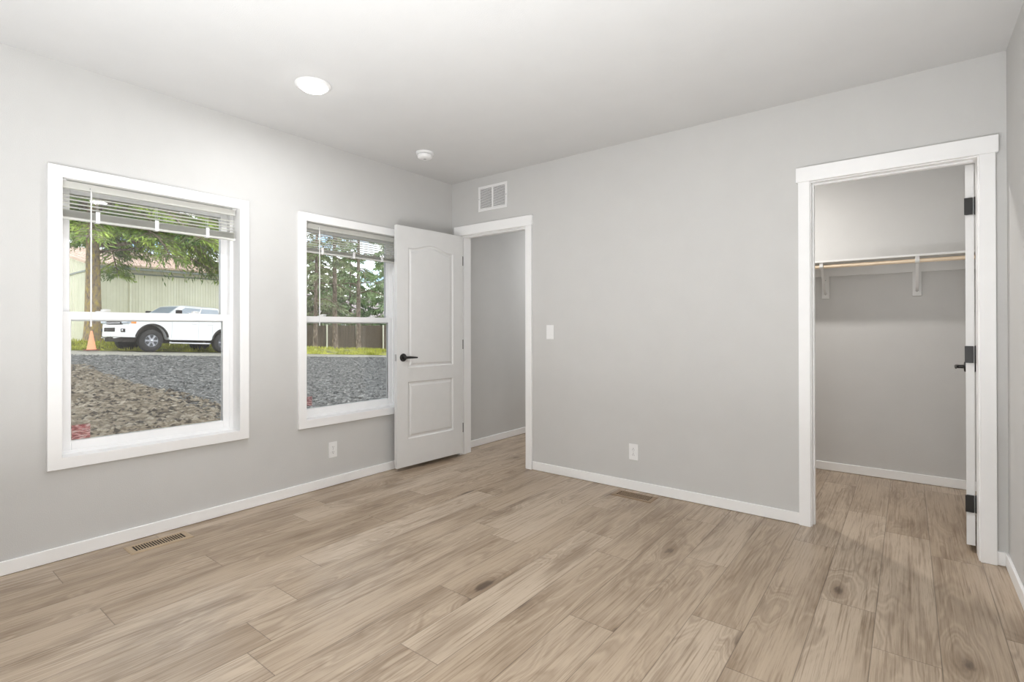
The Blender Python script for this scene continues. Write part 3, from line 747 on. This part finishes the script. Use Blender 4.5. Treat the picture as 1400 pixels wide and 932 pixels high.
# ---- pale metal building
e_ = empty('metal_building', (-32, 4.3, .5), 'pale building with ribbed metal siding behind the white truck', 'building')
bx0, bx1, by0, by1, ez, rz_ = -60, -32, 4.3, 15.5, 4.83, 7.3; bxm = (bx0+bx1)/2
b = B(); b.prism([(bx0, -.6), (bx1, -.6), (bx1, ez), (bxm, rz_-.05), (bx0, ez)], by0, by1, Matrix(((1, 0, 0, 0), (0, 0, 1, 0), (0, 1, 0, 0), (0, 0, 0, 1))))
n = int((by1-by0)/.3)
for i in range(n+1):
    y = by0+.02+i*.3; b.box(bx1, bx1+.03, y-.035, y+.035, -.4, 4.40)
    if i % 1 == 0: b.box(bx1, bx1+.02, y+.13, y+.16, -.4, 4.40)
for i in range(46):
    x = bx1-.1-i*.3; zt_ = ez+(rz_-ez)*(1-abs(x-bxm)/(bx1-bxm))-.1
    b.box(x-.035, x+.035, by0-.03, by0, -.4, 4.40); b.box(x-.035, x+.035, by0-.03, by0, 4.48, zt_)
b.build('siding', M_siding, e_)
b = B(); dz = (rz_-ez)/(bx1-bxm)
b.prism([(bx1+.35, ez-.35*dz), (bxm, rz_), (bx0-.35, ez-.35*dz), (bx0-.35, ez-.35*dz+.10), (bxm, rz_+.10), (bx1+.35, ez-.35*dz+.10)], by0-.15, by1+.3, Matrix(((1, 0, 0, 0), (0, 0, 1, 0), (0, 1, 0, 0), (0, 0, 0, 1))))
for i in range(28):
    y = by0-.1+i*.41
    b.rings([[(bx1+.35, y, ez-.35*dz+.10), (bx1+.35, y+.05, ez-.35*dz+.10), (bx1+.35, y+.05, ez-.35*dz+.14), (bx1+.35, y, ez-.35*dz+.14)], [(bxm, y, rz_+.10), (bxm, y+.05, rz_+.10), (bxm, y+.05, rz_+.14), (bxm, y, rz_+.14)]])
b.build('roof', M_roof, e_)
M_trimdark = mat('grey_green_flashing', (.22, .24, .23, 1), .6, .06, 4)
b = B(); b.box(bx1, bx1+.07, by0-.07, by1, 4.36, 4.44); b.box(bx0, bx1+.07, by0-.07, by0, 4.36, 4.44); b.box(bx1+.25, bx1+.42, by0-.1, by1+.3, ez-.24, ez-.12); b.build('flashing', M_trimdark, e_)
b = B(); b.tube([(bx1+.09, 6.29, ez-.15), (bx1+.09, 6.29, .3)], .06, 10); b.box(bx1, bx1+.05, by0-.05, by0+.16, -.3, 4.36); b.build('downpipe', M_siding, e_)

# ---- house behind the fence, and the fence
e_ = empty('far_house', (-40, 24, -.5), 'low house with grey roof behind the brown board fence', 'house')
b = B(); b.prism([(-52, -1.2), (-40, -1.2), (-40, 2.5), (-46, 4.6), (-52, 2.5)], 23, 33, Matrix(((1, 0, 0, 0), (0, 0, 1, 0), (0, 1, 0, 0), (0, 0, 0, 1)))); b.build('wall', M_wallgreen, e_)
b = B(); b.prism([(-39.4, 2.32), (-46, 4.62), (-52.6, 2.32), (-52.6, 2.5), (-46, 4.85), (-39.4, 2.5)], 22.6, 33.5, Matrix(((1, 0, 0, 0), (0, 0, 1, 0), (0, 1, 0, 0), (0, 0, 0, 1)))); b.build('roof', M_roof2, e_)
for y in (24.5, 28.5):
    b = B(); b.box(-40.02, -39.95, y, y+1.5, .6, 1.9); f_ = b.build('window', M_trim, e_); b = B(); b.box(-39.95, -39.94, y+.1, y+1.4, .7, 1.8); b.build('pane', M_tglass, f_)
e_ = empty('board_fence', (-28.5, 19, -.3), 'long brown board fence behind the three roadside trunks', 'fence')
b = B(); rnd = random.Random(3)
y = 13.0
while y < 27.5:
    z = ground_z(-28.5, y); b.box(-28.51, -28.48, y, y+.135, z-.1, 1.44+rnd.uniform(-.02, .02)); y += .14
b.build('board_panel', M_fence, e_)
b = B()
for z in (.2, 1.1): b.box(-28.48, -28.44, 13, 27.5, z, z+.09)
b.build('rail', M_fence, e_)
for y in (14.2, 16.6, 19.0, 21.4, 23.8):
    b = B(); b.box(-28.46, -28.38, y, y+.09, ground_z(-28.5, y)-.2, 1.5, .01, 1); b.build('post', M_siding, e_)

# ---- trees
def tree(loc, label, r0, H, crown0, spread, nb, mats, seed, lean=(0, 0), card=(.30, .075), dens=10, droop=.45, side=None, group='roadside trees', cat='tree', first=None, pw=1.15):
    rnd = random.Random(seed); x0, y0 = loc; zb = ground_z(x0, y0)-.15
    e_ = empty('conifer_tree', (x0, y0, zb+.15), label, cat, group)
    def axis(h): return Vector((x0+lean[0]*h, y0+lean[1]*h, zb+h))
    b = B(); hs = [0, .25, .6, 1.2, 2.4, 4, 6, 8, 10, 12.5, H]; hs = [h for h in hs if h <= H]
    n = 18; rr = []
    for h in hs:
        rad = r0*(1+.45*math.exp(-h*2.5))*(1-h/H*.88)
        rr.append([axis(h)+Vector((cos(2*pi*k/n), sin(2*pi*k/n), 0))*rad*(1+.10*noise.noise((cos(2*pi*k/n)*2, sin(2*pi*k/n)*2, h*.8+seed))) for k in range(n)])
    b.rings(rr); b.build('trunk', mats[0], e_, smooth=60)
    bb = B(); lf = bmesh.new()
    for i in range(nb):
        f = (i+rnd.random())/nb; h = crown0+(H-crown0-.3)*f**pw
        a = i*2.399+rnd.uniform(-.3, .3)
        Lb = spread*(1-.80*((h-crown0)/(H-crown0)))*rnd.uniform(.75, 1.1)
        if first and i < len(first): h, a, Lb = first[i]
        d = Vector((cos(a), sin(a), 0))
        if side: Lb *= 1+side[1]*d.dot(Vector(side[0]))
        pts = []; p = axis(h)
        for k in range(8):
            t = k/7; pts.append(p+d*Lb*t+Vector((0, 0, Lb*(.10*sin(t*pi)-droop*(.4 if first and i < len(first) else 1)*t*t*.55)))+Vector((0, 0, .05*Lb*noise.noise((t*3, i, seed)))))
        bb.tube(pts, [max(.012, .018+.010*Lb*(1-k/7.5)) for k in range(8)], 6)
        perp = Vector((-d.y, d.x, 0)); nt_ = int(dens*Lb/1.2*(.45 if first and i < 4 else 1))
        for q in range(nt_):
            t = .18+.82*rnd.random()**.8; k = min(6, int(t*7)); c = pts[k].lerp(pts[k+1], t*7-k)
            s = rnd.choice((-1, 1)); tl = (.35+.30*Lb*.35*(1-abs(t-.5)))*rnd.uniform(.6, 1.3)
            tip = c+(perp*s*.8+d*.55).normalized()*tl+Vector((0, 0, -droop*tl*rnd.uniform(.5, 1.5)*(2.6 if first and i < 4 else 1)))
            bb.tube([c, c.lerp(tip, .5)+Vector((0, 0, .04)), tip], [.010, .007, .004], 4, cap=False)
            nc = 5 if first and i < 4 else 10
            for m_ in range(nc):
                u = (m_+rnd.random())/nc; o_ = c.lerp(tip, u); dr = Vector((rnd.uniform(-1, 1), rnd.uniform(-1, 1), rnd.uniform(-1.3, .35)))+(tip-c).normalized()*.9; dr.normalize()
                sd = dr.cross(Vector((rnd.uniform(-1, 1), rnd.uniform(-1, 1), rnd.uniform(-1, 1)))).normalized()*card[1]*rnd.uniform(.6, 1.2)*.5; ln = card[0]*rnd.uniform(.6, 1.3)
                lf.faces.new([lf.verts.new(v_) for v_ in (o_, o_+dr*ln*.45+sd, o_+dr*ln, o_+dr*ln*.45-sd)])
    nleaf = len(lf.faces); tm = bpy.data.meshes.new('tmp'); bb.bm.to_mesh(tm); bb.bm.free(); lf.from_mesh(tm); bpy.data.meshes.remove(tm)
    q = B(); q.bm.free(); q.bm = lf; fo = q.build('foliage', mats[2], e_, recalc=False); fo['kind'] = 'stuff'; fo.data.materials.append(mats[1])
    for p in fo.data.polygons[nleaf:]: p.material_index = 1
    return e_
# big mossy tree in front of the metal building
tree((-24.25, 2.82), 'big mossy trunked conifer behind the orange cone with boughs drooping over the truck', .31, 15, 4.6, 6.2, 84, (M_bark, M_bark2, M_needle), 11, lean=(-.01, 0), card=(.26, .055), dens=34, droop=.42, pw=1.6, side=((0, 1, 0), .25),
     first=[(4.35, radians(62), 6.0), (4.05, radians(78), 3.6), (4.7, radians(40), 6.4), (5.0, radians(95), 6.5), (5.3, radians(10), 4.5), (5.2, radians(120), 5.5), (4.9, radians(-70), 2.6), (5.5, radians(75), 6.6)])
tree((-24.96, 13.66), 'brown trunk with moss at the left edge of the second window view', .13, 13, 3.0, 2.2, 26, (M_bark2, M_bark2, M_needle2), 21, lean=(.004, .014), dens=9)
tree((-24.45, 14.69), 'slender pale trunk in the middle of the second window view', .17, 14, 5.2, 2.0, 22, (M_bark2, M_bark2, M_needle2), 22, lean=(0, -.004), dens=8)
tree((-24.59, 16.48), 'third roadside trunk beside the pale fence post', .16, 13, 3.6, 2.4, 26, (M_bark2, M_bark2, M_needle3), 23, lean=(.004, 0), dens=9)
for (x, y, H, sp, mt, sd, lb) in ((-60, 34.5, 15, 4.2, M_needle2, 31, 'dark olive tree beyond the far house, seen past the left trunk'), (-61, 40, 13, 4.4, M_needle3, 32, 'pale green tree beyond the far house roof'),
                                  (-60, 46.5, 14, 4.4, M_needle2, 36, 'broad olive tree beyond the right end of the far house'), (-31.5, 24.8, 11, 3.2, M_needle3, 33, 'bright pale green tree at the right edge of the second window view'),
                                  (-33, 18.6, 9, 2.6, M_needle2, 34, 'olive tree just behind the fence beside the first trunk'), (-34, 22.4, 9.5, 2.2, M_needle3, 35, 'light green sapling just behind the fence beside the third trunk')):
    tree((x, y), lb, .16, H, 2.2, sp, 36, (M_bark2, M_bark2, mt), sd, card=(.42, .15), dens=11, group='trees behind the fence')
tree((-67, 14.5), 'tall conifer rising behind the pale metal building', .3, 23, 6, 6, 44, (M_bark2, M_bark2, M_needle), 41, card=(.6, .18), dens=10, group='trees behind the fence')

# ---- traffic cone
cx, cy = -20.02, 1.80; cz = ground_z(cx, cy)+.05
e_ = empty('traffic_cone', (cx, cy, cz), 'faded orange traffic cone at the road edge in front of the mossy trunk', 'traffic cone')
b = B(); b.box(cx-.20, cx+.20, cy-.20, cy+.20, cz, cz+.045, .015, 2); b.build('base', M_conebase, e_)
b = B(); b.lathe([(.150, .04), (.138, .06), (.032, .70), (.030, .715), (.018, .715), (.018, .66)], Matrix.Translation((cx, cy, cz)), 32); b.build('cone_body', M_cone, e_, smooth=40)

# ---- white pickup truck: local x forward, y towards its near side, z up; origin at the front near-side tyre
tz = ground_z(-20.29, 3.74)+.045
T = empty('pickup_truck', (-20.29, 3.74, tz), 'white crew cab pickup truck parked on the far road edge', 'pickup truck')
T.rotation_euler = (0, radians(-2.9), radians(-80.2))
TW = 2.02; Y0, Y1 = -TW+.03, .03
def arc(cx_, cz_, r, a0, a1, n=12): return [(cx_+r*cos(radians(a0+(a1-a0)*i/n)), cz_+r*sin(radians(a0+(a1-a0)*i/n))) for i in range(n+1)]
MXZ = Matrix(((1, 0, 0, 0), (0, 0, 1, 0), (0, 1, 0, 0), (0, 0, 0, 1)))
WB = 2.97; wr = .43
body = [(.60, .62), (.80, .66), (.84, 1.00), (.83, 1.34), (.74, 1.45), (.25, 1.52), (-.45, 1.56), (-.62, 1.53), (-2.92, 1.48), (-2.96, 1.42), (-4.26, 1.42), (-4.30, 1.30), (-4.28, .72), (-3.62, .66)]
body += [(x, z) for x, z in arc(-WB, wr+.06, .54, 12, 168)[::-1]] + [(-2.37, .50), (-.66, .48)] + [(x, z) for x, z in arc(0, wr+.06, .585, 8, 172)[::-1]]
b = B(); b.prism(body, Y0, Y1, MXZ, .018)
bo = b.build('body', M_tpaint, T, local=True, smooth=30)
for yy, d in ((Y1, 1), (Y0, -1)):   # door seams, handles and arch mouldings
    for x in (-.72, -1.80, -2.40):
        g_ = B(); g_.box(x-.006, x+.006, min(yy, yy+.002*d), max(yy, yy+.002*d), .56, 1.45); g_.build('door_seam', M_grey, bo, local=True)
    for x in (-1.62, -2.30):
        g_ = B(); g_.box(x-.11, x+.11, min(yy, yy+.035*d), max(yy, yy+.035*d), 1.17, 1.21, .008, 1); g_.build('door_handle', M_tpaint, bo, local=True)
    for cxx, r in ((0, .585), (-WB, .54)):
        g_ = B(); o1 = arc(cxx, wr+.06, r+.035, 8, 172, 18); i1 = arc(cxx, wr+.06, r-.02, 8, 172, 18)
        rr = []
        for (ox, oz), (ix, iz) in zip(o1, i1): rr.append([(ox, yy-.05*d, oz), (ox, yy+.02*d, oz), (ix, yy+.02*d, iz), (ix, yy-.05*d, iz)])
        g_.rings(rr); g_.build('arch_moulding', M_tdark, bo, local=True)
b = B()  # underside, wheel wells, frame
b.box(-4.1, .55, Y0+.35, Y1-.35, .36, .60); b.box(-.60, .60, Y0+.30, Y1-.30, .45, 1.2); b.box(-WB-.6, -WB+.6, Y0+.30, Y1-.30, .45, 1.2)
b.tube([(0, Y0+.2, wr), (0, Y1-.2, wr)], .07, 10); b.tube([(-WB, Y0+.2, wr), (-WB, Y1-.2, wr)], .09, 10); b.build('underbody', M_tdark, T, local=True)
# cab
def ring_(x0, x1, y0, y1, z): return [(x0, y0, z), (x1, y0, z), (x1, y1, z), (x0, y1, z)]
b = B(); R0 = ring_(-2.96, -.52, Y0+.06, Y1-.06, 1.44); R1 = ring_(-2.84, -1.12, Y0+.26, Y1-.26, 1.915); R2 = ring_(-2.70, -1.36, Y0+.36, Y1-.36, 1.965)
b.rings([R0, R1, R2]); bm_ = b.bm; bmesh.ops.recalc_face_normals(bm_, faces=bm_.faces)
bmesh.ops.bevel(bm_, geom=[e__ for e__ in bm_.edges if e__.calc_face_angle(0) > .15], offset=.03, segments=3, affect='EDGES'); cabo = b.build('cab', M_tpaint, T, local=True, smooth=40)
def pane(A, Bq, C, D_, u0, u1, v0, v1, off, nm, parent, m, sk=(0, 0)):
    """glass on the quad A-B (bottom) D-C (top), between fractions"""
    A, Bq, C, D_ = map(Vector, (A, Bq, C, D_)); nrm = (Bq-A).cross(D_-A).normalized()
    def pt(u, v): return A.lerp(Bq, u).lerp(D_.lerp(C, u), v)
    q = [pt(u0, v0), pt(u1, v0), pt(u1+sk[1], v1), pt(u0+sk[0], v1)]
    g_ = B(); g_.rings([[p-nrm*.01 for p in q], [p+nrm*off for p in q]]); return g_.build(nm, m, parent, local=True)
pane(R0[1], R0[2], R1[2], R1[1], .07, .93, .12, .93, .010, 'windshield', cabo, M_tglass)
pane(R0[3], R0[0], R1[0], R1[3], .08, .92, .25, .90, .010, 'rear_window', cabo, M_tglass)
pane(R0[2], R0[3], R1[3], R1[2], .10, .49, .14, .88, .010, 'side_window', cabo, M_tglass, (.05, .03))
pane(R0[2], R0[3], R1[3], R1[2], .54, .93, .14, .88, .010, 'side_window', cabo, M_tglass, (.0, 0))
pane(R0[0], R0[1], R1[1], R1[0], .07, .46, .14, .88, .010, 'side_window', cabo, M_tglass)
pane(R0[0], R0[1], R1[1], R1[0], .51, .90, .14, .88, .010, 'side_window', cabo, M_tglass, (-.03, -.05))
for yy, d in ((Y1, 1), (Y0, -1)):
    g_ = B(); g_.box(-.96, -.80, min(yy+.02*d, yy+.24*d), max(yy+.02*d, yy+.24*d), 1.46, 1.72, .03, 2); g_.box(-.92, -.84, min(yy-.03*d, yy+.06*d), max(yy-.03*d, yy+.06*d), 1.44, 1.50); g_.build('mirror', M_tdark, T, local=True)
# bumper wrapped round the corners, with intake and fog lamp recesses
b = B(); pl = [(.58, Y1), (.86, Y1-.06), (.98, Y1-.34), (1.04, Y1-.70), (1.04, Y0+.70), (.98, Y0+.34), (.86, Y0+.06), (.58, Y0), (.56, Y0+.1), (.56, Y1-.1)]
b.prism(pl, .54, 1.00, None, .02); bu = b.build('front_bumper', M_tpaint, T, local=True, smooth=30)
b = B(); b.box(1.0, 1.052, Y0+.62, Y1-.62, .74, .90, .01, 1); b.build('intake', M_tdark, bu, local=True)
for yy in (Y1-.22, Y0+.22):
    b = B(); d = 1 if yy > -1 else -1; M_ = Matrix.Translation((.935, yy, .80)) @ Matrix.Rotation(radians(23*d), 4, 'Z'); b.box(-.03, .03, -.085, .085, -.065, .065, .01, 1, M_); f_ = b.build('fog_lamp', M_tdark, bu, local=True)
    b = B(); b.lathe([(.035, 0), (.035, .008), (0, .012)], M_ @ axisM((.030, 0, 0), (1, 0, 0)), 16); b.build('lens', M_chrome, bu, local=True)
b = B(); b.box(1.02, 1.06, -1.18, -.86, .55, .68, .006, 1); b.build('number_plate', M_chrome, bu, local=True)
for yy in (-.55, -1.45):
    b = B(); b.tube([(.92, yy, .52), (1.06, yy-.04, .50), (1.08, yy+.06, .50), (.92, yy+.08, .52)], .02, 8); b.build('tow_hook', M_chrome, bu, local=True)
b = B(); b.prism([(.5, Y1-.16), (.90, Y1-.36), (.96, Y1-.7), (.96, Y0+.7), (.90, Y0+.36), (.5, Y0+.16)], .36, .54, None, .02); b.build('valance', M_tdark, T, local=True)
b = B(); b.box(.84, .915, Y0+.46, Y1-.46, 1.03, 1.33, .012, 1); gr = b.build('grille', M_tdark, T, local=True)
for z in (1.09, 1.18, 1.27):
    b = B(); b.box(.905, .93, Y0+.50, Y1-.50, z-.012, z+.012, .004, 1); b.build('bar', M_chrome, gr, local=True)
for y0_, y1_ in ((Y1-.43, Y1+.004), (Y0-.004, Y0+.43)):
    b = B(); b.box(.62, .915, y0_, y1_, 1.06, 1.30, .03, 2); hl = b.build('headlight', M_tglass, T, local=True)
    yo = y1_ if y1_ > -1 else y0_; b = B(); b.box(.60, .78, yo-.02, yo+.012, 1.07, 1.17, .01, 1); b.build('marker_lens', M_orange, hl, local=True)
for yy in (Y1-.02, Y0+.02):
    d = 1 if yy > -1 else -1; b = B(); b.tube([(-.66, yy+.0*d, .37), (-.72, yy+.04*d, .36), (-2.25, yy+.04*d, .36), (-2.32, yy, .37)], .035, 8)
    for x in (-.8, -2.2): b.tube([(x, yy, .36), (x, yy-.3*d, .44)], .02, 6)
    b.build('side_step', M_chrome, T, local=True)
for x in (-4.25,):
    for yy, d in ((Y1-.12, 1), (Y0+.12, -1)): b = B(); b.box(x-.08, x+.0, yy-.11, yy+.11, .95, 1.35, .02, 1); b.build('tail_lamp', M_orange, T, local=True)
b = B(); b.box(-4.48, -4.26, Y0+.05, Y1-.05, .58, .80, .03, 2); b.build('rear_bumper', M_chrome, T, local=True)
def wheel(x, yo, d):
    """tyre with its outer face at y = yo, facing d"""
    w_ = .28; Mx = axisM((x, yo-d*w_, wr), (0, d, 0))
    b = B(); b.lathe([(.26, .02), (.30, 0), (.385, .01), (.42, .035), (.43, .07), (.43, w_-.07), (.42, w_-.035), (.385, w_-.008), (.30, w_), (.265, w_-.012), (.25, w_-.03), (.25, .03)], Mx, 40)
    for k in range(36):
        a = 2*pi*k/36; b.box(-.016, .016, .424, .440, .04, w_-.04, 0, 1, Mx @ Matrix.Rotation(a, 4, 'Z'))
    ty = b.build('wheel', M_tyre, T, local=True, smooth=35)
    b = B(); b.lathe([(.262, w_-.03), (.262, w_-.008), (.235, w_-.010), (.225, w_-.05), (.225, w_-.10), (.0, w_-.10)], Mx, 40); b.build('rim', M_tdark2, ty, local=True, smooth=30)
    b = B()
    for k in range(6):
        Mk = Mx @ Matrix.Rotation(2*pi*k/6, 4, 'Z')
        b.prism([(-.042, .05), (.042, .05), (.026, .150), (.050, .238), (-.050, .238), (-.026, .150)], w_-.055, w_-.018, Mk)
    b.lathe([(.075, w_-.10), (.075, w_-.012), (.062, w_-.004), (.0, w_-.002)], Mx, 24)
    b.rings([[Mx @ Vector((r_*cos(2*pi*k/40), r_*sin(2*pi*k/40), h_)) for k in range(40)] for r_, h_ in ((.228, w_-.03), (.228, w_-.012), (.250, w_-.009), (.250, w_-.03))], cap=False)
    b.build('spokes', M_rim, ty, local=True, smooth=30)
    b = B(); b.lathe([(.038, w_-.004), (.036, w_+.010), (.0, w_+.014)], Mx, 20); b.build('hub_cap', M_chrome, ty, local=True)
for x in (0, -WB): wheel(x, 0.0, 1); wheel(x, -TW+.06, -1)
